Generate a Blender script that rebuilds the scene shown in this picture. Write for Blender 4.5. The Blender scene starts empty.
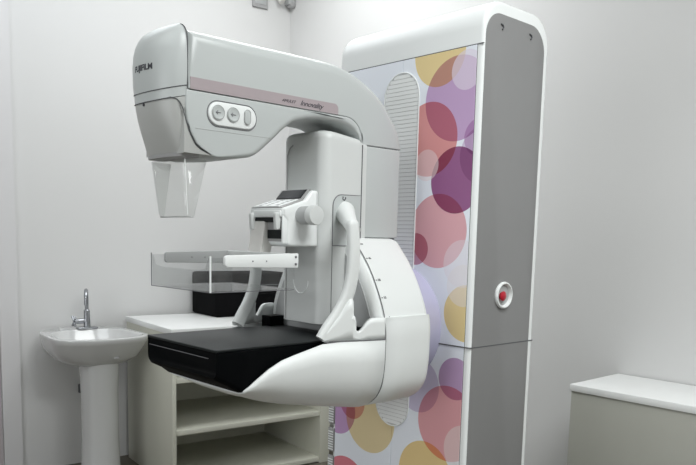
import bpy, bmesh, math
from mathutils import Vector, Matrix
S = bpy.context.scene
COL = S.collection
PI = math.pi

# ------------------------------------------------------------------ materials
def mat(name, color, rough=0.5, metal=0.0, spec=0.5, coat=0.0, noise=None):
    m = bpy.data.materials.new(name); m.use_nodes = True
    nt = m.node_tree; b = nt.nodes['Principled BSDF']
    b.inputs['Base Color'].default_value = (*color, 1)
    b.inputs['Roughness'].default_value = rough
    b.inputs['Metallic'].default_value = metal
    b.inputs['Specular IOR Level'].default_value = spec
    b.inputs['Coat Weight'].default_value = coat
    if noise:
        sc, amt, bump = noise
        tc = nt.nodes.new('ShaderNodeTexCoord')
        nz = nt.nodes.new('ShaderNodeTexNoise'); nz.inputs['Scale'].default_value = sc
        nz.inputs['Detail'].default_value = 4
        nt.links.new(tc.outputs['Object'], nz.inputs['Vector'])
        mx = nt.nodes.new('ShaderNodeMixRGB')
        mx.inputs['Color1'].default_value = (*[c*(1-amt) for c in color], 1)
        mx.inputs['Color2'].default_value = (*[min(1, c*(1+amt)) for c in color], 1)
        nt.links.new(nz.outputs['Fac'], mx.inputs['Fac'])
        nt.links.new(mx.outputs['Color'], b.inputs['Base Color'])
        if bump:
            bp = nt.nodes.new('ShaderNodeBump'); bp.inputs['Strength'].default_value = bump
            bp.inputs['Distance'].default_value = 0.002
            nt.links.new(nz.outputs['Fac'], bp.inputs['Height'])
            nt.links.new(bp.outputs['Normal'], b.inputs['Normal'])
    return m

def clear_mat(name, tint, base):
    m = bpy.data.materials.new(name); m.use_nodes = True
    nt = m.node_tree; nt.nodes.clear()
    out = nt.nodes.new('ShaderNodeOutputMaterial')
    tr = nt.nodes.new('ShaderNodeBsdfTransparent'); tr.inputs['Color'].default_value = (*tint, 1)
    gl = nt.nodes.new('ShaderNodeBsdfGlossy'); gl.inputs['Roughness'].default_value = 0.03
    lw = nt.nodes.new('ShaderNodeLayerWeight'); lw.inputs['Blend'].default_value = .5
    pw = nt.nodes.new('ShaderNodeMath'); pw.operation = 'POWER'; pw.inputs[1].default_value = 4
    nt.links.new(lw.outputs['Facing'], pw.inputs[0])
    ad = nt.nodes.new('ShaderNodeMath'); ad.operation = 'MULTIPLY_ADD'; ad.inputs[1].default_value = .6; ad.inputs[2].default_value = base
    nt.links.new(pw.outputs[0], ad.inputs[0]); lw = ad
    mx = nt.nodes.new('ShaderNodeMixShader')
    nt.links.new(lw.outputs[0], mx.inputs[0]); nt.links.new(tr.outputs[0], mx.inputs[1])
    nt.links.new(gl.outputs[0], mx.inputs[2]); nt.links.new(mx.outputs[0], out.inputs['Surface'])
    return m

M = dict(
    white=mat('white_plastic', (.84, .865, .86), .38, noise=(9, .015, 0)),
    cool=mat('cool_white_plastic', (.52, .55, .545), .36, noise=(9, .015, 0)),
    warm=mat('warm_grey_plastic', (.47, .48, .465), .38, noise=(9, .02, 0)),
    shell=mat('bright_white_shell', (.77, .795, .785), .42, noise=(9, .015, 0)),
    cream=mat('cream_plastic', (.72, .71, .68), .45, noise=(20, .02, 0)),
    grey=mat('grey_side_panel', (.235, .235, .235), .55, noise=(30, .02, .05)),
    midgrey=mat('mid_grey_plastic', (.42, .43, .43), .4, noise=(15, .02, 0)),
    ltgrey=mat('light_grey_plastic', (.64, .66, .65), .4, noise=(15, .02, 0)),
    seam=mat('seam_shadow_gap', (.10, .105, .11), .8),
    black=mat('black_satin_plastic', (.0025, .003, .0035), .55, spec=.04, noise=(20, .1, 0)),
    carbon=mat('dark_carbon_plate', (.009, .0115, .012), .48, spec=.26, noise=(60, .06, .02)),
    display=mat('dark_display_glass', (.010, .011, .013), .45, spec=.2),
    stripe=mat('mauve_accent_stripe', (.40, .345, .36), .4),
    ink=mat('dark_ink', (.045, .045, .055), .6),
    inkgrey=mat('grey_ink', (.16, .16, .17), .6),
    lav=mat('lavender_plastic', (.46, .45, .60), .45),
    red=mat('red_button_plastic', (.45, .008, .025), .3),
    chrome=mat('brushed_chrome', (.36, .37, .39), .25, metal=1.0),
    ceramic=mat('white_ceramic', (.56, .565, .56), .12, coat=.4),
    lam=mat('white_laminate', (.76, .77, .76), .4, noise=(14, .015, 0)),
    cab=mat('shaded_white_laminate', (.36, .36, .32), .5, noise=(14, .02, 0)),  # body of the white cabinet, shade of its front put into the colour
    lamdark=mat('shaded_cream_laminate', (.64, .64, .555), .5, noise=(14, .02, 0)),  # cream boards below the shelf top, darkened to imitate the shade there
    wall=mat('painted_wall', (.63, .63, .625), .7, noise=(3, .012, .03)),
    trim=mat('painted_trim', (.63, .625, .63), .5),
    doorm=mat('door_paint', (.44, .40, .415), .5),
    ceil=mat('painted_ceiling', (.8, .8, .8), .8),
    floor=mat('vinyl_floor', (.13, .115, .09), .45, noise=(6, .12, .02)),
    fabric=mat('black_case_fabric', (.004, .004, .0045), .8, spec=.08, noise=(40, .3, .4)),
    plate=mat('grey_cover_plate', (.36, .36, .36), .5),
    vent=mat('white_vent_slats', (.92, .94, .935), .45),
    ventback=mat('vent_dark_back', (.60, .61, .61), .8),
)
M['clear'] = clear_mat('clear_acrylic', (.93, .935, .935), .05)
M['shield'] = clear_mat('clear_face_shield', (.94, .945, .94), .04)

# circles printed on the front of the gantry: x, z (world), radius, colour, blend, strength
CIRC = [
 (-1.455, 1.890, .096, (.93, .66, .20), 'MULTIPLY', .82),
 (-1.384, 1.753, .119, (.58, .32, .56), 'MULTIPLY', .86),
 (-1.485, 1.647, .108, (.80, .25, .22), 'MULTIPLY', .88),
 (-1.375, 1.524, .095, (.31, .065, .22), 'MULTIPLY', .94),
 (-1.300, 1.640, .052, (.58, .32, .56), 'MULTIPLY', .62),
 (-1.285, 1.590, .080, (.48, .20, .45), 'MULTIPLY', .45),
 (-1.438, 1.378, .109, (.85, .36, .37), 'MULTIPLY', .84),
 (-1.521, 1.323, .048, (.52, .14, .24), 'MULTIPLY', .80),
 (-1.318, 1.142, .083, (.92, .66, .20), 'MULTIPLY', .85),
 (-1.348, .946, .063, (.55, .30, .52), 'MULTIPLY', .86),
 (-1.493, .904, .085, (.62, .50, .68), 'MULTIPLY', .70),
 (-1.372, .806, .115, (.85, .32, .32), 'MULTIPLY', .86),
 (-1.454, .625, .108, (.92, .62, .18), 'MULTIPLY', .85),
 (-1.703, .755, .115, (.90, .68, .30), 'MULTIPLY', .85),
 (-1.862, .761, .089, (.58, .28, .55), 'MULTIPLY', .86),
 (-1.790, .800, .062, (.70, .25, .30), 'MULTIPLY', .75),
 (-1.816, .480, .118, (.80, .16, .20), 'MULTIPLY', .90),
 (-1.352, 1.828, .055, (.80, .72, .84), 'MIX', .62),
 (-1.490, 1.572, .046, (.86, .70, .72), 'MIX', .50),
 (-1.341, 1.285, .069, (.82, .76, .82), 'MIX', .45),
 (-1.333, 1.222, .061, (.84, .80, .80), 'MIX', .45),
 (-1.302, .735, .078, (.82, .74, .72), 'MIX', .50),
]
def circle_mat(off):
    m = bpy.data.materials.new('printed_circle_film'); m.use_nodes = True
    nt = m.node_tree; b = nt.nodes['Principled BSDF']; b.inputs['Roughness'].default_value = .38
    geo = nt.nodes.new('ShaderNodeTexCoord')
    sep = nt.nodes.new('ShaderNodeSeparateXYZ'); nt.links.new(geo.outputs['Object'], sep.inputs[0])
    cmb = nt.nodes.new('ShaderNodeCombineXYZ')
    nt.links.new(sep.outputs['X'], cmb.inputs['X']); nt.links.new(sep.outputs['Z'], cmb.inputs['Z'])
    prev = None
    for x, z, r, c, mode, st in CIRC:
        d = nt.nodes.new('ShaderNodeVectorMath'); d.operation = 'DISTANCE'
        nt.links.new(cmb.outputs[0], d.inputs[0]); d.inputs[1].default_value = (x-off[0], 0, z-off[2])
        lt = nt.nodes.new('ShaderNodeMath'); lt.operation = 'LESS_THAN'
        nt.links.new(d.outputs['Value'], lt.inputs[0]); lt.inputs[1].default_value = r
        ml = nt.nodes.new('ShaderNodeMath'); ml.operation = 'MULTIPLY'
        nt.links.new(lt.outputs[0], ml.inputs[0]); ml.inputs[1].default_value = st
        mx = nt.nodes.new('ShaderNodeMixRGB'); mx.blend_type = mode
        nt.links.new(ml.outputs[0], mx.inputs['Fac'])
        if prev: nt.links.new(prev.outputs[0], mx.inputs['Color1'])
        else: mx.inputs['Color1'].default_value = (.87, .91, .98, 1)
        mx.inputs['Color2'].default_value = (*c, 1)
        prev = mx
    nt.links.new(prev.outputs[0], b.inputs['Base Color'])
    return m

# ------------------------------------------------------------------ object helpers
ORG = {}                                   # world origin of each root, for geometry given in world metres
def thing(name, label, cat, loc, rz=0, group=None, world=False):
    o = bpy.data.objects.new(name, None); COL.objects.link(o)
    o.location = loc; o.rotation_euler = (0, 0, rz)
    o.empty_display_size = .1
    o['label'] = label; o['category'] = cat
    if group: o['group'] = group
    ORG[o.name] = Vector(loc) if world else Vector((0, 0, 0))
    return o

def link(name, me, m, parent=None, label=None, angle=35):
    off = Vector((0, 0, 0))
    if parent is not None:
        off = ORG[parent.name]
        if off.length: me.transform(Matrix.Translation(-off))
    o = bpy.data.objects.new(name, me); COL.objects.link(o)
    if m is not None:
        me.materials.clear(); me.materials.append(m)
    if parent is not None: o.parent = parent
    ORG[o.name] = off
    if label: o['label'] = label
    for p in me.polygons: p.use_smooth = True
    me.set_sharp_from_angle(angle=math.radians(angle))
    return o

def mesh_of(bm):
    bmesh.ops.recalc_face_normals(bm, faces=bm.faces[:])
    me = bpy.data.meshes.new('m'); bm.to_mesh(me); bm.free(); return me

def fillet(pts, seg=6, closed=True):
    """pts: (u, v[, radius]) -> rounded polygon"""
    out = []; n = len(pts)
    for i, p in enumerate(pts):
        r = p[2] if len(p) > 2 else 0
        P = Vector(p[:2])
        if r <= 0: out.append(tuple(P)); continue
        a = (Vector(pts[i-1][:2]) - P); b = (Vector(pts[(i+1) % n][:2]) - P)
        la, lb = a.length, b.length; a.normalize(); b.normalize()
        ang = a.angle(b)
        t = min(r/math.tan(ang/2), la*.49, lb*.49); rr = t*math.tan(ang/2)
        c = P + (a+b).normalized()*(rr/math.sin(ang/2))
        s, e = P+a*t-c, P+b*t-c
        tot = math.atan2(s.x*e.y-s.y*e.x, s.dot(e))
        for k in range(seg+1):
            q = tot*k/seg
            out.append((c.x+s.x*math.cos(q)-s.y*math.sin(q), c.y+s.x*math.sin(q)+s.y*math.cos(q)))
    return out

def spline(pts, seg=6, closed=False):
    out = []; n = len(pts); P = [Vector(p) for p in pts]
    rng = n if closed else n-1
    for i in range(rng):
        p0 = P[i-1] if (closed or i > 0) else P[i]*2-P[i+1]
        p1, p2 = P[i], P[(i+1) % n]
        p3 = P[(i+2) % n] if (closed or i+2 < n) else p2*2-p1
        for k in range(seg):
            t = k/seg
            out.append(tuple(.5*((2*p1)+(p2-p0)*t+(2*p0-5*p1+4*p2-p3)*t*t+(3*p1-p0-3*p2+p3)*t**3)))
    if not closed: out.append(tuple(P[-1]))
    return out

def area(poly):
    return .5*sum(poly[i-1][0]*poly[i][1]-poly[i][0]*poly[i-1][1] for i in range(len(poly)))

def vnormals(poly):
    n = len(poly); out = []
    for i in range(n):
        p = Vector(poly[i]); a = p-Vector(poly[i-1]); b = Vector(poly[(i+1) % n])-p
        if a.length < 1e-9: a = b
        if b.length < 1e-9: b = a
        a.normalize(); b.normalize()
        na = Vector((a.y, -a.x)); nb = Vector((b.y, -b.x)); m = na+nb
        if m.length < 1e-6: m = na.copy()
        m.normalize(); out.append(m/max(.45, m.dot(na)))
    return out

AX = {'X': lambda u, v, w: (w, u, v), 'Y': lambda u, v, w: (u, w, v), 'Z': lambda u, v, w: (u, v, w)}
def pillow(bm, poly, w0, w1, r, axis='X', seg=5, r0=None, r1=None):
    """polygon (u,v) run along an axis from w0 to w1, edges rounded by r (number or per-vertex list)"""
    poly = [tuple(p[:2]) for p in poly]
    rr = list(r) if isinstance(r, (list, tuple)) else [r]*len(poly)
    if area(poly) < 0: poly.reverse(); rr.reverse()
    nr = vnormals(poly); f = AX[axis]; rings = []
    for side in (0, 1):
        ks = range(seg+1) if side == 0 else range(seg, -1, -1)
        for k in ks:
            th = k/seg*PI/2; ring = []
            for (u, v), nn, q in zip(poly, nr, rr):
                if side == 0 and r0 is not None: q = min(q, r0)
                if side == 1 and r1 is not None: q = min(q, r1)
                ins = q*(1-math.sin(th)); d = q*(1-math.cos(th))
                w = (w0+d) if side == 0 else (w1-d)
                ring.append(bm.verts.new(f(u-nn.x*ins, v-nn.y*ins, w)))
            rings.append(ring)
    n = len(poly)
    for a, b in zip(rings, rings[1:]):
        for i in range(n):
            bm.faces.new((a[i], a[(i+1) % n], b[(i+1) % n], b[i]))
    caps = [bm.faces.new(rings[0][::-1]), bm.faces.new(rings[-1])]
    if n > 6: bmesh.ops.triangulate(bm, faces=caps, ngon_method='EAR_CLIP')
    return bm

def loft(bm, rings, cap=True, closed=True):
    R = [[bm.verts.new(p) for p in r] for r in rings]; n = len(R[0])
    for a, b in zip(R, R[1:]):
        for i in range(n if closed else n-1):
            bm.faces.new((a[i], a[(i+1) % n], b[(i+1) % n], b[i]))
    if cap and closed:
        bm.faces.new(R[0][::-1]); bm.faces.new(R[-1])
    return R

def box(bm, x0, x1, y0, y1, z0, z1, bev=0, seg=2):
    g = bmesh.ops.create_cube(bm, size=1)
    for v in g['verts']:
        v.co = Vector((x0+(v.co.x+.5)*(x1-x0), y0+(v.co.y+.5)*(y1-y0), z0+(v.co.z+.5)*(z1-z0)))
    if bev:
        es = list({e for v in g['verts'] for e in v.link_edges})
        bmesh.ops.bevel(bm, geom=es, offset=bev, segments=seg, affect='EDGES', profile=.5)
    return bm

def tube(bm, path, r, n=10, cap=True):
    P = [Vector(p) for p in path]; rad = r if isinstance(r, (list, tuple)) else [r]*len(P)
    up = None; rings = []
    for i, p in enumerate(P):
        t = (P[min(i+1, len(P)-1)]-P[max(i-1, 0)]).normalized()
        if up is None:
            up = t.orthogonal().normalized()
        else:
            up = (up-t*up.dot(t))
            up = up.normalized() if up.length > 1e-6 else t.orthogonal().normalized()
        s = t.cross(up)
        rings.append([tuple(p+(up*math.cos(2*PI*k/n)+s*math.sin(2*PI*k/n))*rad[i]) for k in range(n)])
    loft(bm, rings, cap); return bm

def lathe(bm, prof, c, axis='Z', n=32):
    """prof: (radius, along) list around an axis through c"""
    rings = []
    for r, a in prof:
        ring = []
        for k in range(n):
            q = 2*PI*k/n; u, v = r*math.cos(q), r*math.sin(q)
            p = {'X': (a, u, v), 'Y': (u, a, v), 'Z': (u, v, a)}[axis]
            ring.append((c[0]+p[0], c[1]+p[1], c[2]+p[2]))
        rings.append(ring)
    loft(bm, rings); return bm

def P(name, bm, m, parent=None, label=None, angle=35):
    return link(name, mesh_of(bm), m, parent, label, angle)

def NB(): return bmesh.new()

def text(name, body, size, origin, xdir, updir, m, parent, depth=.0006, shear=0, space=1.0, bold=0, width=None):
    c = bpy.data.curves.new('t', 'FONT'); c.body = body; c.size = size; c.align_x = 'CENTER'; c.align_y = 'CENTER'
    c.extrude = depth; c.shear = shear; c.space_character = space; c.offset = bold; c.resolution_u = 4
    t = bpy.data.objects.new('t', c); COL.objects.link(t)
    bpy.context.view_layer.update()
    me = bpy.data.meshes.new_from_object(t.evaluated_get(bpy.context.evaluated_depsgraph_get()))
    bpy.data.objects.remove(t); bpy.data.curves.remove(c)
    xs = [v.co.x for v in me.vertices]; w = max(xs)-min(xs)
    sx = width/w if width else 1
    X = Vector(xdir).normalized(); U = Vector(updir).normalized(); N = X.cross(U)
    mx = Matrix((X, U, N)).transposed().to_4x4(); mx.translation = Vector(origin)
    me.transform(mx @ Matrix.Scale(sx, 4, (1, 0, 0)))
    return link(name, me, m, parent)

# ------------------------------------------------------------------ room
def struct(name, bm, m):
    o = P(name, bm, m); o['kind'] = 'structure'; return o

CEIL = 3.3
cA = Vector((-4.013, 3.108))                          # room corner
dA = Vector((-.0872, -.9962)).normalized()             # along the left wall, towards the camera side
dB = Vector((1, 0)).normalized()           # along the back wall, to the right
def wallseg(bm, a, d, l0, l1, nrm, t, z0=0, z1=CEIL):
    p = [a+d*l0, a+d*l1, a+d*l1-nrm*t, a+d*l0-nrm*t]
    lo = [(q.x, q.y, z0) for q in p]; hi = [(q.x, q.y, z1) for q in p]
    loft(bm, [lo, hi]); return bm
nA = Vector((.9962, -.0872)).normalized(); nB = Vector((0, -1))
struct('wall_left', wallseg(NB(), cA, dA, -.12, 6.4, nA, .12), M['wall'])
struct('wall_back', wallseg(NB(), cA, dB, -.0, 7.2, nB, .12), M['wall'])
struct('wall_right', box(NB(), 2.75, 2.87, -2.9, 3.9, 0, CEIL), M['wall'])
struct('wall_front', box(NB(), -3.4, 2.87, -3.0, -2.88, 0, CEIL), M['plate'])
struct('floor', box(NB(), -4.7, 2.9, -3.0, 3.9, -.1, 0), M['floor'])
struct('ceiling', box(NB(), -4.7, 2.9, -3.0, 3.9, CEIL, CEIL+.1), M['ceil'])
# flat casing on the left wall, at the left edge of the view
bm = NB(); wallseg(bm, cA+nA*.018, dA, 1.745, 1.84, nA, .018, 0, CEIL)
struct('trim_1', bm, M['trim'])
bm = NB(); wallseg(bm, cA+nA*.006, dA, 1.845, 2.6, nA, .006, 0, 2.45)
struct('door_1', bm, M['doorm'])

# ------------------------------------------------------------------ mammography machine
XC = -1.595
root = thing('mammography_machine', 'tall white mammography machine with C-shaped arm and printed coloured circles on its column',
             'mammography machine', (-1.6, 1.6, 0), world=True)

# --- column
colprof = fillet([(1.677, 0.0, .01), (1.995, 0.0, .01), (1.995, 2.018, .088), (1.677, 2.018, .08)], 10)
column = P('column', pillow(NB(), colprof, -1.905, -1.300, .034, r1=.012), M['white'], root)
sp = fillet([(1.685, .02), (1.970, .02), (1.970, 1.983, .072), (1.685, 1.983, .064)], 10)
P('side_panel', pillow(NB(), sp, -1.305, -1.2985, .0015, seg=2), M['grey'], column, 'matt grey side panel')
bm = NB()
box(bm, -1.3005, -1.2978, 1.676, 1.9925, 1.0425, 1.0455)
box(bm, -1.8755, -1.2995, 1.673, 1.6775, 1.0425, 1.0455)
box(bm, -1.9155, -1.2995, 1.6755, 1.679, 1.8905, 1.893)
box(bm, -1.3215, -1.3195, 1.6755, 1.679, .02, 1.8905)
P('seam_line', bm, M['seam'], column)
bm = NB()
for x0, x1, z0, z1 in ((-1.875, -1.6012, 1.0455, 1.8902), (-1.5998, -1.3205, 1.0455, 1.8902),
                       (-1.875, -1.6012, .02, 1.0425), (-1.5998, -1.3205, .02, 1.0425)):
    box(bm, x0, x1, 1.6745, 1.678, z0, z1, .0006, 1)
P('front_panel', bm, circle_mat(root.location), column, 'pale lavender front film printed with overlapping coloured circles')
# long arched vent
def stadium(cx, z0, z1, h, n=16):
    return ([(cx+h*math.cos(PI*k/n), z1-h+h*math.sin(PI*k/n)) for k in range(n+1)] +
            [(cx+h*math.cos(PI+PI*k/n), z0+h+h*math.sin(PI+PI*k/n)) for k in range(n+1)])
vent = P('vent', pillow(NB(), stadium(-1.599, .757, 1.851, .072), 1.6725, 1.676, .0004, 'Y', 1), M['ventback'], column, 'tall slatted vent with rounded ends')
bm = NB(); z = .768
while z < 1.845:
    h = .068
    if z > 1.783: h = math.sqrt(max(1e-6, .068**2-(z-1.783)**2))
    if z < .825: h = math.sqrt(max(1e-6, .068**2-(z-.825)**2))
    if h > .012:
        box(bm, -1.599-h, -1.599+h, 1.6705, 1.673, z-.0054, z+.0050)
    z += .0122
P('slat', bm, M['vent'], vent)['kind'] = 'stuff'
bm = NB(); st = [(x, 1.671, z) for x, z in stadium(-1.599, .755, 1.853, .072)]
tube(bm, st+st[:1], .0020, 8); P('vent_frame', bm, M['white'], vent)
# side grilles low on the left edge
for k, (z0, z1) in enumerate(((.70, .785), (.60, .685), (.50, .585), (.40, .485))):
    g = P('grille', box(NB(), -1.910, -1.879, 1.6735, 1.678, z0, z1, .003), M['plate'], column)
    bm = NB(); zz = z0+.008
    while zz < z1-.006:
        box(bm, -1.907, -1.882, 1.672, 1.675, zz-.0022, zz+.0022); zz += .009
    P('grille_bar', bm, M['white'], g)
# little cover hooks near the top of the side
for y in (1.754, 1.893):
    bm = NB(); tube(bm, [(-1.297, y-.006, 1.955), (-1.297, y+.003, 1.953), (-1.297, y+.006, 1.947), (-1.297, y+.001, 1.941)], .0022, 6)
    P('screw_hook', bm, M['seam'], column)
# emergency stop
es = P('emergency_stop', lathe(NB(), [(.030, -.0015), (.039, -.0015), (.0405, .004), (.0385, .009), (.035, .010), (.0325, .006), (.031, .0005), (.030, -.001)], (-1.298, 1.820, 1.193), 'X', 36), M['white'], root, 'round recessed emergency stop with a white rim')
P('cup', lathe(NB(), [(.031, .0003), (.012, .0012), (.001, .0012)], (-1.298, 1.820, 1.193), 'X', 30), M['midgrey'], es)
P('stop_button', lathe(NB(), [(.011, .001), (.011, .004), (.0135, .005), (.0145, .009), (.011, .012), (.002, .013)], (-1.298, 1.812, 1.191), 'X', 24), M['red'], es, 'red mushroom button')

# --- hub and drum
P('hub', lathe(NB(), [(.186, 1.54), (.186, 1.6745)], (XC, 0, 1.09), 'Y', 64), M['lav'], root, 'lavender turning hub behind the arm')
half = [(0, .266), (.10, .262), (.135, .236), (.187, .172), (.232, .085), (.247, .025), (.248, -.03), (.246, -.085), (.235, -.138), (.202, -.178), (.145, -.200), (.07, -.210)]
drum_pts = spline([(x, z) for x, z in half] + [(0, -.213)] + [(-x, z) for x, z in half[:0:-1]], 4, True)
def drumloop(s=1.0): return [(XC+x*s, 1.09+z*s) for x, z in drum_pts]
drum = P('rotation_drum', pillow(NB(), drumloop(), 1.358, 1.562, .030, 'Y', 6, r0=None), M['shell'], root, angle=50)
P('drum_seam', tube(NB(), [(x, 1.376, z) for x, z in drumloop(1.0005)]+[(drumloop(1.0005)[0][0], 1.376, drumloop(1.0005)[0][1])], .0012, 6), M['inkgrey'], drum)
P('drum_face', pillow(NB(), drumloop(.86), 1.3565, 1.360, .0005, 'Y', 1), M['midgrey'], drum, 'grey recessed drum face')
# angle scale marks and figures around the drum
for ang, lab in ((62, '60'), (50, '45'), (38, '30'), (24, '15'), (12, '0')):
    a = math.radians(ang)
    best = min(drumloop(1.0), key=lambda p: abs(math.atan2(p[1]-1.09, p[0]-XC)-a))
    rx, rz = best[0]-XC, best[1]-1.09; n = Vector((rx, 0, rz)).normalized()
    tdir = Vector((n.z, 0, -n.x))
    text('scale_figure', lab, .010, Vector((best[0], 1.394, best[1]))+n*.0006, (0, 1, 0), -tdir, M['ink'], drum, .0004)
    bm = NB(); c = Vector((best[0], 1.384, best[1]))+n*.0003
    tube(bm, [c-Vector((0, .003, 0)), c+Vector((0, .003, 0))], .0009, 6); P('scale_mark', bm, M['ink'], drum)

# --- arm: upper beam, tube housing under it, upright
YS = .872
top = spline([(1.19, 1.809), (1.325, 1.806), (1.416, 1.783), (1.498, 1.738), (1.550, 1.675), (1.567, 1.606)], 6)
inner = fillet([(1.412, 1.606), (1.412, 1.673, .055), (1.30, 1.673)], 10)[0:]
inner = [(1.412, 1.606)] + [(1.412-.06+.06*math.cos(q*PI/20), 1.614+.059*math.sin(q*PI/20)) for q in range(0, 11)]
beam = [(YS, 1.674), (YS, 1.806), (1.02, 1.808)] + top + inner
rb = [.004, .030, .034] + [.004+.030*max(0, min(1, (z-1.606)/.09)) for y, z in top] + [.003]*len(inner)
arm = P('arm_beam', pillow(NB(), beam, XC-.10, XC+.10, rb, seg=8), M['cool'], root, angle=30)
arm_stripe_poly = fillet([(YS+.006, 1.6745), (1.322, 1.6745), (1.322, 1.701, .022), (YS+.006, 1.701)], 6)
stripe = P('accent_stripe', pillow(NB(), arm_stripe_poly, XC+.0955, XC+.1008, .0003, seg=1), M['stripe'], arm, 'mauve grey stripe')
text('model_lettering', 'AMULET', .010, (XC+.1012, 1.156, 1.686), (0, 1, 0), (0, 0, 1), M['ink'], arm, .0003, .35, 1.0, width=.045)
text('model_lettering', 'Innovality', .018, (XC+.1012, 1.229, 1.6865), (0, 1, 0), (0, 0, 1), M['ink'], arm, .0003, .45, .9, width=.078)
under = spline([(1.410, 1.603), (1.396, 1.633), (1.363, 1.651), (1.322, 1.658), (1.253, 1.655), (1.193, 1.643), (1.161, 1.628), (1.115, 1.587), (1.060, 1.545), (1.012, 1.535), (.95, 1.530)], 5)
pod = [(.935, 1.531), (.908, 1.5445), (.893, 1.555), (.878, 1.580), (.8695, 1.606), (YS-.004, 1.632), (YS-.004, 1.6725), (1.20, 1.6725)] + inner[:0:-1] + [(1.412, 1.606)] + under
ru = [.006]*6 + [.003, .003] + [.003]*(len(inner)-1) + [.003] + [.004]*6 + [.014]*(len(under)-6)
for i in range(len(under)):
    y = under[i][0]
    ru[len(ru)-len(under)+i] = .004 if y > 1.39 else (.010 if y > 1.29 else (.014 if y > 1.15 else .004+.014*max(0, min(1, (y-.96)/.12))))
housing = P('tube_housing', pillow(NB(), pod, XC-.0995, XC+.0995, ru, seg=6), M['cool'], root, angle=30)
P('housing_crease', tube(NB(), [(XC+.0993, YS+.02, 1.590), (XC+.0993, 1.10, 1.590)], .0009, 6), M['midgrey'], housing)
upr = fillet([(1.412, 1.354), (1.563, 1.354), (1.563, 1.6045), (1.412, 1.6045)], 4)
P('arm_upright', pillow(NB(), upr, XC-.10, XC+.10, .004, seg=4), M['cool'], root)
P('upright_core', box(NB(), XC-.097, XC+.097, 1.418, 1.552, 1.33, 1.606), M['seam'], root)

# --- nose: rounded tube head cover and collimator cover
def plan(hw, b, ys, z, n=28, back=.02):
    pts = [(XC+hw*math.cos(PI*k/n), ys-b*math.sin(PI*k/n)**.92 if 0 < k < n else ys, z) for k in range(n+1)]
    return pts + [(XC-hw, ys+back*.2, z), (XC+hw, ys+back*.2, z)]
def droop(ring, k):
    return [(x, y, z-k*max(0, YS-y)) for x, y, z in ring]
lv = [(1.682, .0985, .0595, .24), (1.70, .1000, .0620, .15), (1.73, .1005, .0625, .05), (1.757, .1000, .0600, 0), (1.776, .0985, .0545, 0), (1.792, .095, .046, 0), (1.804, .089, .036, 0), (1.813, .080, .024, 0), (1.8185, .068, .010, 0), (1.820, .055, .002, 0)]
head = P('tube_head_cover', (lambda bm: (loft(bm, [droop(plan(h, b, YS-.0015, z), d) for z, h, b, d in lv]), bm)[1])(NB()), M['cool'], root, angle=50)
def lofted(rings):
    bm = NB(); loft(bm, rings); return bm
P('head_band', lofted([droop(plan(.0965, .0570, YS-.0015, 1.660), .24), droop(plan(.0982, .0590, YS-.0015, 1.6805), .24)]), M['cool'], root, angle=50)
cl = [(1.6585, .0955, .0560, .24), (1.652, .0955, .0555, .24), (1.62, .0925, .049, .18), (1.585, .0885, .038, .1), (1.555, .084, .025, 0), (1.540, .081, .017, 0), (1.535, .079, .014, 0)]
P('collimator_cover', lofted([droop(plan(h, b, YS-.002, z), d) for z, h, b, d in cl]), M['warm'], root, 'grey collimator cover under the head', angle=50)
# curved dark seams of the nose
head_seam = [(XC+.0972*math.cos(q), YS-.0015-.0577*max(0, math.sin(q))**.92, 1.6595-.24*.0577*max(0, math.sin(q))**.92) for q in [PI*k/30 for k in range(5, 31)]]
P('seam_line', tube(NB(), head_seam, .0011, 6), M['seam'], head)
P('seam_line', tube(NB(), [(XC+.0990*math.cos(q), YS-.0015-.0598*max(0, math.sin(q))**.92, 1.6815-.24*.0598*max(0, math.sin(q))**.92) for q in [PI*k/30 for k in range(31)]], .0008, 6), M['seam'], head)
sd = spline([head_seam[1], head_seam[0], (XC+.0915, .852, 1.6475), (XC+.0965, .8605, 1.632), (XC+.0985, .868, 1.606), (XC+.100, .878, 1.580), (XC+.100, .893, 1.555), (XC+.0985, .905, 1.5465)], 5)
P('seam_line', tube(NB(), sd, .0013, 6), M['seam'], housing)
P('seam_line', tube(NB(), spline([(XC+.055, YS-.001, 1.820), (XC+.080, YS-.0005, 1.814), (XC+.095, YS, 1.798), (XC+.1003, YS, 1.775), (XC+.1003, YS, 1.72), (XC+.1003, YS, 1.674)], 5), .0011, 6), M['seam'], head)
# side infill of collimator between nose and housing
P('collimator_cheek', pillow(NB(), [(.862, 1.533), (.945, 1.5325), (.935, 1.5345), (.905, 1.5455), (.893, 1.555), (.878, 1.58), (.868, 1.606), (.8645, 1.632)], XC-.080, XC+.0985, .002), M['warm'], root)
bm = NB(); lathe(bm, [(.0008, -.001), (.0035, -.001), (.0035, .003), (.0008, .003)], (XC+.005, .8135, 1.641), 'Y', 12)
P('latch_pin', bm, M['ink'], head)
# maker's lettering wraps round the front of the nose
txt = text('maker_lettering', 'FUJIFILM', .018, (XC+.010, 0, 1.7205), (1, 0, 0), (0, 0, 1), M['ink'], head, .0005, 0, 1.0, .0004, width=.072)
off = ORG[head.name]
for v in txt.data.vertices:
    x = v.co.x+off.x-XC; s = math.sqrt(max(0, 1-(x/.1005)**2))**.92
    v.co.y += (YS-.0015-.0622*s-.0004)-0.0
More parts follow.
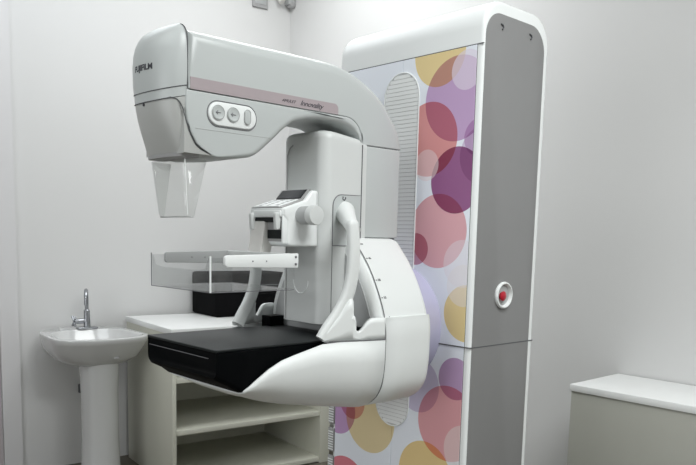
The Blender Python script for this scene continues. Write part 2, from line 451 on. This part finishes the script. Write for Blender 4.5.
# collimator rail and clear face shield
rail = lambda h, b, z: plan(h, b, YS-.001, z)
P('shield_rail', lofted([plan(.080, .015, YS-.001, 1.5270, back=.2), plan(.081, .016, YS-.001, 1.5355, back=.2)]), M['plate'], root)
def ring_u(hw, yf, yb, z, r=.016):
    pts = [(XC-hw, yb)]
    for k in range(7):
        q = PI+PI/2*k/6; pts.append((XC-hw+r+r*math.cos(q), yf+r+r*math.sin(q)))
    for k in range(7):
        q = -PI/2+PI/2*k/6; pts.append((XC+hw-r+r*math.cos(q), yf+r+r*math.sin(q)))
    pts.append((XC+hw, yb))
    return [(x, y, z) for x, y in pts]
bm = NB()
R = [ring_u(.083, .872, .930, 1.523), ring_u(.0715, .885, .905, 1.398), ring_u(.069, .888, .904, 1.391, .014)]
loft(bm, R, False, False)
sh = P('face_shield', bm, M['shield'], root, 'clear plastic face shield')
md = sh.modifiers.new('thick', 'SOLIDIFY'); md.thickness = .0022; md.offset = 0
bm = NB(); tube(bm, [(x, y, z) for x, y, z in R[2]], .0013, 6)
P('shield_edge', bm, M['midgrey'], sh)
P('shield_glint', tube(NB(), [(XC+.0815, .8745, 1.522), (XC+.0705, .887, 1.396)], .0014, 6), M['white'], sh)  # white line drawn in as the glint along the near bend

# --- button panel on the housing
ps = [(.925+.026*math.cos(q)+(.102 if -PI/2 < q < PI/2 else 0), 1.631+.026*math.sin(q)) for q in [-PI/2+.001+k*PI/12*.9999 for k in range(0, 13)]]
ps = [(1.030+.027*math.cos(q), 1.630+.027*math.sin(q)) for q in [-PI/2+k*PI/12 for k in range(13)]] + [(.942+.027*math.cos(q), 1.630+.027*math.sin(q)) for q in [PI/2+k*PI/12 for k in range(13)]]
ps = [(y+(.009 if y < .96 else 0), z-.001) for y, z in ps]
panel = P('control_panel', pillow(NB(), ps, XC+.098, XC+.1035, .003, seg=3), M['white'], root)
bm = NB(); tube(bm, [(XC+.0998, y+(y-.990)*.03, z+(z-1.630)*.08) for y, z in ps+ps[:1]], .0011, 6); P('panel_seam', bm, M['inkgrey'], panel)
for y in (.949, .990):
    b = P('panel_button', lathe(NB(), [(.0165, 0), (.0165, .003), (.014, .005), (.012, .0042), (.001, .0042)], (XC+.1015, y, 1.631), 'X', 28), M['cool'], panel)
    bm = NB(); tube(bm, [(XC+.1055, y+.0165*math.cos(q*PI/14), 1.631+.0165*math.sin(q*PI/14)) for q in range(29)], .0008, 5)
    bm2 = NB(); 
    P('button_ring', bm, M['midgrey'], panel)
    bm2.free()
for y, ch in ((.949, 'L'), (.990, 'R')):
    bm = NB(); d = 1
    tube(bm, [(XC+.1060, y-.007, 1.631), (XC+.1060, y+.006, 1.631)], .0010, 6)
    tube(bm, [(XC+.1060, y-.002, 1.635), (XC+.1060, y-.007, 1.631), (XC+.1060, y-.002, 1.627)], .0009, 6)
    P('button_symbol', bm, M['inkgrey'], panel)
rk = [(1.030+.0085*math.cos(q), 1.639+.0085*math.sin(q)) for q in [k*PI/10 for k in range(11)]] + [(1.030+.0085*math.cos(q), 1.622+.0085*math.sin(q)) for q in [PI+k*PI/10 for k in range(11)]]
P('rocker_button', pillow(NB(), rk, XC+.102, XC+.1065, .002, seg=3), M['cool'], panel)
bm = NB(); tube(bm, [(XC+.1062, y, z) for y, z in rk+rk[:1]], .0008, 5); P('button_ring', bm, M['midgrey'], panel)

# --- compression column with its slide slot
cprof = fillet([(1.318, 1.07), (1.428, 1.07), (1.428, 1.612, .02), (1.405, 1.622, .03), (1.318, 1.636, .018)], 6)
bm = NB()
plan_c = fillet([(XC-.093, 1.430), (XC-.093, 1.275, .046), (XC+.101, 1.275, .034), (XC+.101, 1.430)], 8)
def cr(z, s, dy=0): return [(XC+(x-XC)*s, 1.43+(y-1.43)*(1-(1-s)*.8)+dy, z) for x, y in plan_c]
def crt(s, zt):   # sloped top: lower towards the back
    return [(XC+(x-XC)*s, 1.43+(y-1.43)*(1-(1-s)*.9), zt-.10*(y-1.275)) for x, y in plan_c]
loft(bm, [cr(1.1145, .97), cr(1.117, 1), crt(1, 1.612), crt(.99, 1.622), crt(.96, 1.629), crt(.90, 1.633)])
cc = P('compression_column', bm, M['ltgrey'], root, 'light grey compression column', angle=40)
P('slide_slot', tube(NB(), spline([(XC-.030, 1.2745, 1.600), (XC-.044, 1.2745, 1.592), (XC-.052, 1.2745, 1.575), (XC-.054, 1.275, 1.55), (XC-.054, 1.275, 1.30), (XC-.054, 1.275, 1.12)], 5), .0018, 6), M['plate'], cc)
P('slot_rim', tube(NB(), [(XC+.012+.032*math.cos(PI+PI*k/12), 1.275, 1.232+.036*math.sin(PI+PI*k/12)) for k in range(13)], .0016, 6), M['white'], cc)
pl = fillet([(1.309, 1.330), (1.411, 1.330), (1.411, 1.468), (1.309, 1.466, .030)], 6)
for s in (-1, 1):
    w = (XC+.0985, XC+.1022) if s > 0 else (XC-.1022, XC-.0985)
    sp_ = P('side_plate', pillow(NB(), pl, w[0], w[1], .0006, seg=1), M['cool'], cc)
    P('plate_seam', tube(NB(), [(XC+s*.1022, y, z) for y, z in pl+pl[:1]], .0012, 6), M['inkgrey'], cc)
    P('plate_mark', tube(NB(), [(XC+s*.1026, 1.344, 1.462), (XC+s*.1026, 1.343, 1.455), (XC+s*.1026, 1.349, 1.452), (XC+s*.1026, 1.353, 1.457), (XC+s*.1026, 1.353, 1.461)], .0014, 6), M['ink'], cc)
    P('edge_seam', tube(NB(), [(XC+s*.1012, 1.4125, 1.30), (XC+s*.1012, 1.4125, 1.605)], .0016, 6), M['seam'], cc)
    P('edge_seam', tube(NB(), [(XC+s*.1012, 1.3095, 1.12), (XC+s*.1012, 1.3095, 1.33)], .0010, 6), M['inkgrey'], cc)

# --- compression carriage
CX0, CX1 = XC-.062, XC+.082
carp = fillet([(1.2760, 1.325), (1.2760, 1.474, .006), (1.2540, 1.474, .010), (1.2320, 1.449, .004), (1.1540, 1.424, .006), (1.1540, 1.406, .004), (1.1700, 1.392, .01), (1.1700, 1.330, .014), (1.1840, 1.325)], 4)
car = P('compression_carriage', pillow(NB(), carp, CX0, CX1, .008, seg=4), M['white'], root, 'white compression carriage with small display and side knobs')
def slab(bm, p0, p1, x0, x1, up, t):
    """thin slab on a slope from p0 to p1 (y,z), lifted by t along the slope's normal"""
    d = (Vector(p1)-Vector(p0)).normalized(); n = Vector((-d.y, d.x))*up
    a0, a1 = Vector(p0), Vector(p1)
    pr = [tuple(a0-n*.004), tuple(a1-n*.004), tuple(a1+n*t), tuple(a0+n*t)]
    pillow(bm, pr, x0, x1, .0008, seg=2); return bm
P('display_bezel', pillow(NB(), fillet([(1.2620, 1.4775, .003), (1.2530, 1.4775, .004), (1.2250, 1.4475, .003), (1.2340, 1.442)], 3), XC-.050, XC+.072, .008, seg=4), M['plate'], car, 'grey display surround')
P('display', slab(NB(), (1.2285, 1.4525), (1.2505, 1.4755), XC-.042, XC+.062, 1, .0012), M['display'], car, 'dark display')
P('keypad_rim', slab(NB(), (1.1560, 1.4245), (1.2270, 1.4475), XC-.056, XC+.078, 1, .002), M['plate'], car)
kp = P('keypad', slab(NB(), (1.1590, 1.4272), (1.2230, 1.4475), XC-.050, XC+.062, 1, .0022), M['white'], car)
bm = NB()
for i in range(4):
    for j in range(3):
        x = XC+.046 if j == 2 else XC-.03+j*.034
        p0 = Vector((1.1660+i*.015, 1.4294+i*.00475)); p1 = p0+Vector((.008, .00253))
        slab(bm, p0, p1, x-.006, x+.006, 1, .0030)
P('keypad_key', bm, M['midgrey'], car)['kind'] = 'stuff'
for s in (-1, 1):
    xb = CX1-.002 if s > 0 else CX0+.002
    kb = P('side_knob', lathe(NB(), [(.0225, 0), (.0235, s*.004), (.0235, s*.036), (.0215, s*.039), (.0215, s*.040)] if s > 0 else [(.0215, -.040), (.0215, -.039), (.0235, -.036), (.0235, -.004), (.0225, 0)], (xb, 1.2200, 1.407), 'X', 32), M['midgrey'], car, 'grey turning knob')
    pr = [(.0225, .0395), (.0250, .041), (.0250, .058), (.0235, .0615), (.002, .063)]
    if s < 0: pr = [(r, -a) for r, a in pr[::-1]]
    P('knob_cap', lathe(NB(), pr, (xb, 1.2200, 1.407), 'X', 32), M['ltgrey'], car)
# clamp with levers that holds the paddle
clamp = P('paddle_clamp', box(NB(), XC-.046, XC+.078, 1.150, 1.185, 1.400, 1.419, .005), M['white'], root)
P('clamp_recess', box(NB(), XC-.040, XC+.072, 1.166, 1.1725, 1.338, 1.4015), M['plate'], clamp)
P('recess_slot', box(NB(), XC+.002, XC+.071, 1.1645, 1.167, 1.345, 1.368), M['carbon'], clamp)
P('clamp_plate', box(NB(), XC+.074, XC+.080, 1.158, 1.175, 1.333, 1.408, .0015), M['white'], clamp)
for x in (XC-.042, XC+.066):
    P('clamp_lever', pillow(NB(), fillet([(1.140, 1.411, .006), (1.160, 1.414, .006), (1.156, 1.370, .008), (1.143, 1.366, .006)], 4), x-.006, x+.007, .003), M['ltgrey'], clamp)
P('clamp_pin', lathe(NB(), [(.007, -.04), (.007, .07)], (XC, 1.160, 1.394), 'X', 14), M['carbon'], clamp)
P('paddle_stem', pillow(NB(), fillet([(1.156, 1.400, .006), (1.188, 1.400, .006), (1.176, 1.300), (1.140, 1.300)], 4), XC-.052, XC+.006, .004), M['cream'], clamp)

# --- compression paddle
PX0, PX1, PY0, PY1, PZ0, PZ1 = XC-.141, XC+.141, .905, 1.150, 1.2180, 1.302
def sheet(bm, q, t, nrm):
    n = Vector(nrm)*t
    loft(bm, [[tuple(Vector(p)) for p in q], [tuple(Vector(p)+n) for p in q]])
bm = NB(); T = .0026
box(bm, PX0, PX1, PY0, PY1, PZ0, PZ0+T)
fr = [(PX0, PZ1), (PX0+.010, PZ1-.012), (PX0+.020, PZ1-.030), (PX0+.06, PZ1-.034), (PX1-.05, PZ1-.034), (PX1-.022, PZ1-.030), (PX1-.012, PZ1-.008), (PX1, PZ1), (PX1, PZ0+T), (PX0, PZ0+T)]
sheet(bm, [(x, PY0, z) for x, z in fr], T, (0, 1, 0))
for x, s in ((PX0, 1), (PX1, -1)):
    sheet(bm, [(x, PY0+T, PZ0+T), (x, PY1, PZ0+T), (x, PY1, PZ1-.02), (x, PY0+.05, PZ1-.004), (x, PY0+T, PZ1-.004)], T, (s, 0, 0))
paddle = P('compression_paddle', bm, M['clear'], root, 'clear tray shaped compression paddle', angle=20)
for x in (PX0, PX1):
    P('paddle_edge', tube(NB(), [(x, PY0, PZ0), (x, PY0, PZ1)], .0012 if x == PX0 else .0022, 6), M['inkgrey'] if x == PX0 else M['white'], paddle)  # near corner drawn white to imitate the glint on clear plastic
bm = NB(); tube(bm, [(PX0, PY0, PZ0), (PX1, PY0, PZ0)], .0010, 6); tube(bm, [(PX1, PY0, PZ0), (PX1, PY1, PZ0)], .0010, 6)
P('paddle_edge', bm, M['inkgrey'], paddle)
for x, m in ((PX1+.001, M['white']), (PX0+.004, M['midgrey'])):  # far rail coloured grey to imitate dimming through the clear plastic
    rl = fillet([(.938, 1.277, .008), (1.154, 1.274, .003), (1.154, 1.310, .003), (.938, 1.304, .008)], 4)
    r_ = P('paddle_rail', pillow(NB(), rl, x, x+.010, .0015, seg=2), m, paddle)
    for y, z, q in ((1.145, 1.301, .0032), (1.145, 1.283, .0032), (1.015, 1.291, .0014), (1.055, 1.291, .0014)):
        P('rail_bolt', lathe(NB(), [(q, -.0005), (q, .0115), (q*.5, .0125)], (x, y, z), 'X', 12), M['inkgrey'], r_)
P('paddle_crossbar', box(NB(), PX0, PX1+.002, 1.128, 1.153, 1.286, 1.309, .002), M['ltgrey'], paddle)

# --- detector housing, table top
DX0, DX1, DY0 = XC-.167, XC+.167, .905
def dring(y, w, zb, zt=1.080, r=.014):
    pts = [(XC-w, zt), (XC-w, zb+r)] + [(XC-w+r+r*math.cos(q), zb+r+r*math.sin(q)) for q in [PI+PI/2*k/5 for k in range(1, 6)]]
    pts += [(XC+w-r+r*math.cos(q), zb+r+r*math.sin(q)) for q in [-PI/2+PI/2*k/5 for k in range(0, 6)]] + [(XC+w, zt)]
    return [(x, y, z) for x, z in pts]
bm = NB()
loft(bm, [dring(.908, .163, 1.024), dring(.905, .165, 1.020), dring(.910, .167, 1.013), dring(.94, .170, .998), dring(.965, .178, .9805), dring(.972, .180, .980), dring(.99, .178, .99), dring(1.06, .172, 1.0), dring(1.2, .175, 1.0), dring(1.345, .175, 1.0)])
det = P('detector_housing', bm, M['black'], root, 'black detector housing', angle=40)
tp = fillet([(DX0, DY0-.002, .006), (DX1, DY0-.002, .006), (DX1, 1.346), (DX0, 1.346)], 4)
P('table_top', pillow(NB(), tp, 1.0805, 1.0868, .002, 'Z', 3), M['carbon'], det, 'dark grey carbon support table')
P('groove', box(NB(), DX0+.012, DX1-.035, .9032, .906, 1.063, 1.0643), M['inkgrey'], det)

# --- lower shell, wings, ring cover
def sring(y, w, zt, zb, n=28, e=3.6, lip=.0):
    """U section from the right rim under to the left rim"""
    pts = []; zc = zt
    for k in range(n+1):
        q = PI*k/n; c, s = math.cos(q), math.sin(q)
        pts.append((XC+w*math.copysign(abs(c)**(2/e), c), y, zc-(zt-zb)*abs(s)**(2/e)))
    return pts
SEC = [(.972, .176, .986, .979), (.985, .180, .995, .972), (1.01, .184, 1.014, .958), (1.04, .187, 1.034, .949), (1.075, .190, 1.051, .936), (1.11, .193, 1.061, .926),
       (1.15, .196, 1.071, .916), (1.195, .202, 1.083, .908), (1.25, .215, 1.0865, .899), (1.31, .232, 1.0865, .890), (1.374, .2465, 1.0865, .881)]
bm = NB(); loft(bm, [sring(*s) for s in SEC], False, False)
shell = P('lower_shell', bm, M['shell'], root, angle=60)
md = shell.modifiers.new('thick', 'SOLIDIFY'); md.thickness = .005; md.offset = 1
# ring cover
low = [(x, z) for x, z in drumloop(1.015)]
cut = 1.145
ptsr = sorted([p for p in low if p[1] < cut], key=lambda p: math.atan2(p[0]-XC, -(p[1]-1.09)))
bm = NB()
loft(bm, [[(XC+(x-XC)*s, y, 1.09+(z-1.09)*s) for x, z in [(ptsr[0][0], cut)]+ptsr+[(ptsr[-1][0], cut)]] for y, s in ((1.377, 1.0), (1.46, 1.003), (1.540, 1.0), (1.554, .985), (1.560, .95))], False, False)
rc = P('ring_cover', bm, M['shell'], root, angle=60)
md = rc.modifiers.new('thick', 'SOLIDIFY'); md.thickness = .010; md.offset = -1
# wings and grab handles
wtop = spline([(1.200, 1.102), (1.222, 1.128), (1.246, 1.158), (1.266, 1.190), (1.279, 1.194), (1.2815, 1.168), (1.282, 1.136), (1.288, 1.118), (1.298, 1.111), (1.309, 1.119), (1.320, 1.133), (1.333, 1.143), (1.350, 1.145), (1.374, 1.145)], 4)
def wbase(y):
    ks = [(1.19, .197), (1.25, .2125), (1.31, .2295), (1.374, .2465)]
    for (a, p), (b, q) in zip(ks, ks[1:]):
        if y <= b: return p+(q-p)*max(0, y-a)/(b-a)
    return ks[-1][1]
hpath = spline([(.190, 1.204, 1.092), (.193, 1.219, 1.116), (.199, 1.248, 1.155), (.206, 1.271, 1.200), (.211, 1.282, 1.250), (.214, 1.284, 1.310), (.213, 1.281, 1.362), (.211, 1.278, 1.396)], 5)
for s in (-1, 1):
    bm = NB(); rows = [[(XC+s*wbase(y), y, 1.0885+(z-1.0885)*k/4) for y, z in wtop] for k in range(5)]
    loft(bm, rows, False, False)
    wg = P('shell_wing', bm, M['shell'], root, angle=30)
    md = wg.modifiers.new('thick', 'SOLIDIFY'); md.thickness = .012; md.offset = .6
    P('wing_hollow_shade', box(NB(), XC+s*.17-.02, XC+s*.17+.02, 1.290, 1.342, 1.07, 1.116), M['black'], wg)  # solid black block painting in the shade inside the notch
    bm = NB(); rings = []; pts = [Vector((XC+s*h, y, z)) for h, y, z in hpath]
    for k, p in enumerate(pts):
        t = (pts[min(k+1, len(pts)-1)]-pts[max(k-1, 0)]).normalized()
        side = t.cross(Vector((1, 0, 0))).normalized(); out = side.cross(t).normalized()
        f = k/(len(pts)-1); hw = (.0190-.0025*f); ht = .0125
        if k == len(pts)-1: hw *= .75; ht *= .75
        rings.append([tuple(p+side*hw*math.copysign(abs(math.cos(q))**.7, math.cos(q))+out*ht*math.copysign(abs(math.sin(q))**.7, math.sin(q))) for q in [2*PI*m/24 for m in range(24)]])
    loft(bm, rings)
    h = P('grab_handle', bm, M['shell'], root, 'curved white grab handle', angle=50)
    rings = []
    for t in [k/8 for k in range(9)]:
        c = Vector((XC+s*(.094+.112*t), 1.356-.066*t, 1.422-.050*t)); r = .030-.012*t-.003*math.sin(t*PI)
        d = Vector((s*.108, -.085, -.058)).normalized(); a = d.orthogonal().normalized(); b2 = d.cross(a)
        rings.append([tuple(c+(a*math.cos(2*PI*k/20)+b2*math.sin(2*PI*k/20))*r) for k in range(20)])
    P('handle_boss', lofted(rings), M['shell'], h, angle=50)
bm = NB(); box(bm, XC-.15, XC+.15, 1.28, 1.345, .96, 1.075); P('shell_core', bm, M['black'], root)
sm = NB()
for s in (1,):
    tube(sm, [(XC+s*.2075, 1.197, 1.0875), (XC+s*.220, 1.25, 1.0875), (XC+s*.2375, 1.31, 1.0875), (XC+s*.252, 1.374, 1.0875)], .0010, 6)
P('seam_line', sm, M['inkgrey'], shell)

# ------------------------------------------------------------------ wash basin
A10 = math.radians(-5)
sink = thing('pedestal_sink', 'white ceramic pedestal wash basin with a chrome tap against the wall', 'sink', (-4.130, 1.674, 0), A10)
def bowl(hw, d, z, n=40, y0=0.0):
    """D-shaped outline, flat at the wall (x=0), rounded to the room (+x)"""
    pts = []
    for k in range(n):
        q = 2*PI*k/n; c, s = math.cos(q), math.sin(q)
        x = d*(.73+.27*c) if c > 0 else d*(.73+.73*math.copysign(abs(c)**.45, c))
        pts.append((x+y0, hw*math.copysign(abs(s)**.8, s), z))
    return pts
SZ = .810
outer = [(.11, .22, .645, .20), (.165, .34, .660, .12), (.215, .45, .69, .05), (.240, .52, .735, .012), (.250, .57, .775, 0), (.254, .585, .798, 0), (.252, .583, .807, 0), (.246, .575, SZ, .002)]
inn = [(.215, .42, SZ-.003, .12), (.205, .40, SZ-.018, .13), (.17, .32, SZ-.07, .16), (.10, .18, SZ-.105, .22), (.03, .05, SZ-.112, .30)]
bm = NB(); loft(bm, [bowl(h, d, z, 40, o) for h, d, z, o in outer+inn])
P('basin', bm, M['ceramic'], sink, angle=50)
bm = NB(); rings = []
for z, r, e in ((0, .115, 1), (.03, .105, 1), (.25, .098, 1), (.5, .098, 1), (.665, .106, 1)):
    rings.append([(.36+r*.9*math.cos(2*PI*k/28), .010+r*math.sin(2*PI*k/28), z) for k in range(28)])
loft(bm, rings); P('pedestal', bm, M['ceramic'], sink, angle=50)
stk = P('maker_sticker', box(NB(), -.013, .013, -.0005, .0005, -.007, .007), M['plate'], sink)
stk.location = (.510, .05, .70); stk.rotation_euler = (math.radians(-35), 0, math.radians(84))
TB = (.105, .032)
tap = P('tap', (lambda b: (box(b, TB[0]-.025, TB[0]+.025, TB[1]-.055, TB[1]+.055, SZ-.002, SZ+.010, .004), b)[1])(NB()), M['chrome'], sink, 'chrome basin tap')
P('spout', tube(NB(), spline([(TB[0], TB[1], SZ), (TB[0], TB[1], SZ+.16), (TB[0]+.005, TB[1]-.002, SZ+.200), (TB[0]+.028, TB[1]-.010, SZ+.218), (TB[0]+.06, TB[1]-.022, SZ+.211), (TB[0]+.082, TB[1]-.03, SZ+.184), (TB[0]+.085, TB[1]-.031, SZ+.14)], 5), .0105, 14), M['chrome'], tap)
P('tap_body', lathe(NB(), [(.019, 0), (.017, .05), (.0165, .095), (.012, .10)], (TB[0], TB[1], SZ+.008), 'Z', 20), M['chrome'], tap)
P('valve', lathe(NB(), [(.013, -.068), (.015, -.055), (.014, -.02), (.012, 0)], (TB[0], TB[1], SZ+.043), 'Y', 16), M['chrome'], tap)
for k in range(2):
    q = PI/4+k*PI/2; c = Vector((TB[0], TB[1]-.072, SZ+.043)); d = Vector((math.cos(q), 0, math.sin(q)))*.034
    P('tap_handle', tube(NB(), [tuple(c-d), tuple(c-d*.5), tuple(c), tuple(c+d*.5), tuple(c+d)], [.0075, .005, .006, .005, .0075], 10), M['chrome'], tap)
# little dark valve on the wall beside the pedestal
P('drain_outlet', box(NB(), .003, .03, .005, .03, .425, .475, .004), M['seam'], sink, 'small dark drain fitting')

# ------------------------------------------------------------------ low shelf unit
shelf = thing('shelf_unit', 'low white open shelf unit beside the wash basin, behind the machine', 'shelf unit', (-3.375, 1.871, 0), math.radians(-7))
# local frame: x from front (0) back to the wall (-.72), y to the right
D, L, TH = .695, 1.00, .022
HS = .862
P('side_board', box(NB(), -D, 0, 0, TH, 0, HS-.03, .0015), M['lamdark'], shelf)
P('side_board', box(NB(), -D, 0, L-.07, L, 0, HS-.03, .0015), M['lamdark'], shelf)
P('top_board', box(NB(), -D-.005, .004, -.006, L+.004, HS-.03, HS, .002), M['lam'], shelf)
for z in (.600, .318, .035):
    P('shelf_board', box(NB(), -D+.01, -.006, TH, L-.07, z-.028, z, .0015), M['lamdark'], shelf)
P('back_board', box(NB(), -D, -D+.01, TH, L-.07, 0, HS-.03), M['lamdark'], shelf)
for y, z in ((.10, .355), (.93, .12)):
    P('shelf_pin', lathe(NB(), [(.007, 0), (.006, .008), (.001, .01)], (-D+.01, y, z), 'X', 10), M['seam'], shelf)

# black case standing on the shelf unit
case = thing('black_case', 'black box-shaped equipment case lying on top of the white shelf unit', 'case', (-3.725, 2.36, HS), math.radians(-4))
bm = NB(); box(bm, -.325, 0, 0, .56, .001, .262, .018, 4)
bmesh.ops.subdivide_edges(bm, edges=[e for e in bm.edges if e.calc_length() > .1], cuts=4, use_grid_fill=True)
P('case_body', bm, M['fabric'], case)
bm = NB(); tube(bm, [(.0015, .02, .19), (.0015, .54, .19)], .003, 6); P('zip', bm, M['seam'], case)
bm = NB(); tube(bm, spline([(.0, .22, .12), (.022, .235, .135), (.026, .33, .137), (.022, .425, .135), (.0, .44, .12)], 5), .008, 8); P('carry_handle', bm, M['fabric'], case)

# ------------------------------------------------------------------ white counter block at lower right
blk = thing('white_cabinet', 'plain white low cabinet against the back wall at right of the machine', 'cabinet', (-1.564, 2.692, 0))
P('cabinet_body', box(NB(), 0.006, 1.50, .006, .405, 0, .748, .002), M['cab'], blk)
P('cabinet_top', box(NB(), 0, 1.51, 0, .408, .748, .776, .002), M['lam'], blk)

# ------------------------------------------------------------------ small fittings high on the left wall
def onA(l, out, z): q = cA+dA*l+nA*out; return (q.x, q.y, z)
pt = thing('cover_plate', 'small grey cover plate high on the left wall near the corner', 'wall plate', onA(.235, .001, 2.875), A10)
P('plate_body', box(NB(), 0, .014, -.055, .055, -.075, .075, .003), M['plate'], pt)
P('plate_insert', box(NB(), .013, .018, -.04, .04, -.055, .055, .002), M['midgrey'], pt)
br = thing('pipe_bracket', 'small pipe fitting in the upper corner of the room', 'pipe fitting', onA(.05, .03, 2.90), A10)
P('pipe', tube(NB(), spline([(.0, -.055, .16), (.0, -.055, .03), (.006, -.052, -.02), (.02, -.045, -.045)], 5), .022, 14), M['cream'], br)
P('bracket', box(NB(), -.025, .03, .0, .05, -.05, .16, .005), M['midgrey'], br)
P('clip', lathe(NB(), [(.02, -.02), (.024, 0), (.02, .02)], (.01, .03, -.045), 'Y', 14), M['plate'], br)

# ------------------------------------------------------------------ light
def area_light(name, loc, sx, sy, power, col=(1, 1, 1), rot=(0, 0, 0)):
    d = bpy.data.lights.new(name, 'AREA'); d.shape = 'RECTANGLE'; d.size = sx; d.size_y = sy
    d.energy = power; d.color = col
    o = bpy.data.objects.new(name, d); COL.objects.link(o); o.location = loc; o.rotation_euler = rot; return o
area_light('ceiling_lamp', (-3.2, 1.2, 3.22), 1.4, 1.0, 16, (.92, .965, 1))
area_light('ceiling_lamp', (-2.9, 2.35, 3.22), 1.3, .8, 25, (.98, 1, 1))
area_light('ceiling_lamp', (.5, 1.2, 3.22), 1.6, 1.2, 84, (.975, 1, .995))
area_light('ceiling_lamp', (-1.6, -.7, 3.22), 1.8, 1.2, 16, (.975, 1, .995))
area_light('front_fill_light', (-1.2, -2.84, 1.35), 2.2, 1.6, 42, (.95, .98, 1), (math.radians(90), 0, 0))  # added fill panel behind the camera, brightens faces turned to the front

w = bpy.data.worlds.new('World'); S.world = w; w.use_nodes = True
w.node_tree.nodes['Background'].inputs[0].default_value = (.9, .95, 1, 1)
w.node_tree.nodes['Background'].inputs[1].default_value = .05

# ------------------------------------------------------------------ camera
cam = bpy.data.cameras.new('camera'); co = bpy.data.objects.new('camera', cam); COL.objects.link(co)
right = Vector((0.67616848, 0.73635206, 0.0241211)); down = Vector((0.10954815, -0.06811067, -0.99164517)); fwd = Vector((-0.72855706, 0.67316163, -0.1267203))
rot = Matrix((right, -down, -fwd)).transposed().to_4x4(); rot.translation = Vector((0, 0, 1.35))
co.matrix_world = rot
cam.sensor_width = 36; cam.lens = 731.96/696*36
cam.shift_x = -(349.33-348)/696; cam.shift_y = (332.06-232.5)/696
cam.clip_start = .05
S.camera = co
S.view_settings.view_transform = 'Standard'; S.view_settings.look = 'None'
S.view_settings.exposure = 0.0; S.view_settings.gamma = 1; S.view_settings.use_curve_mapping = False
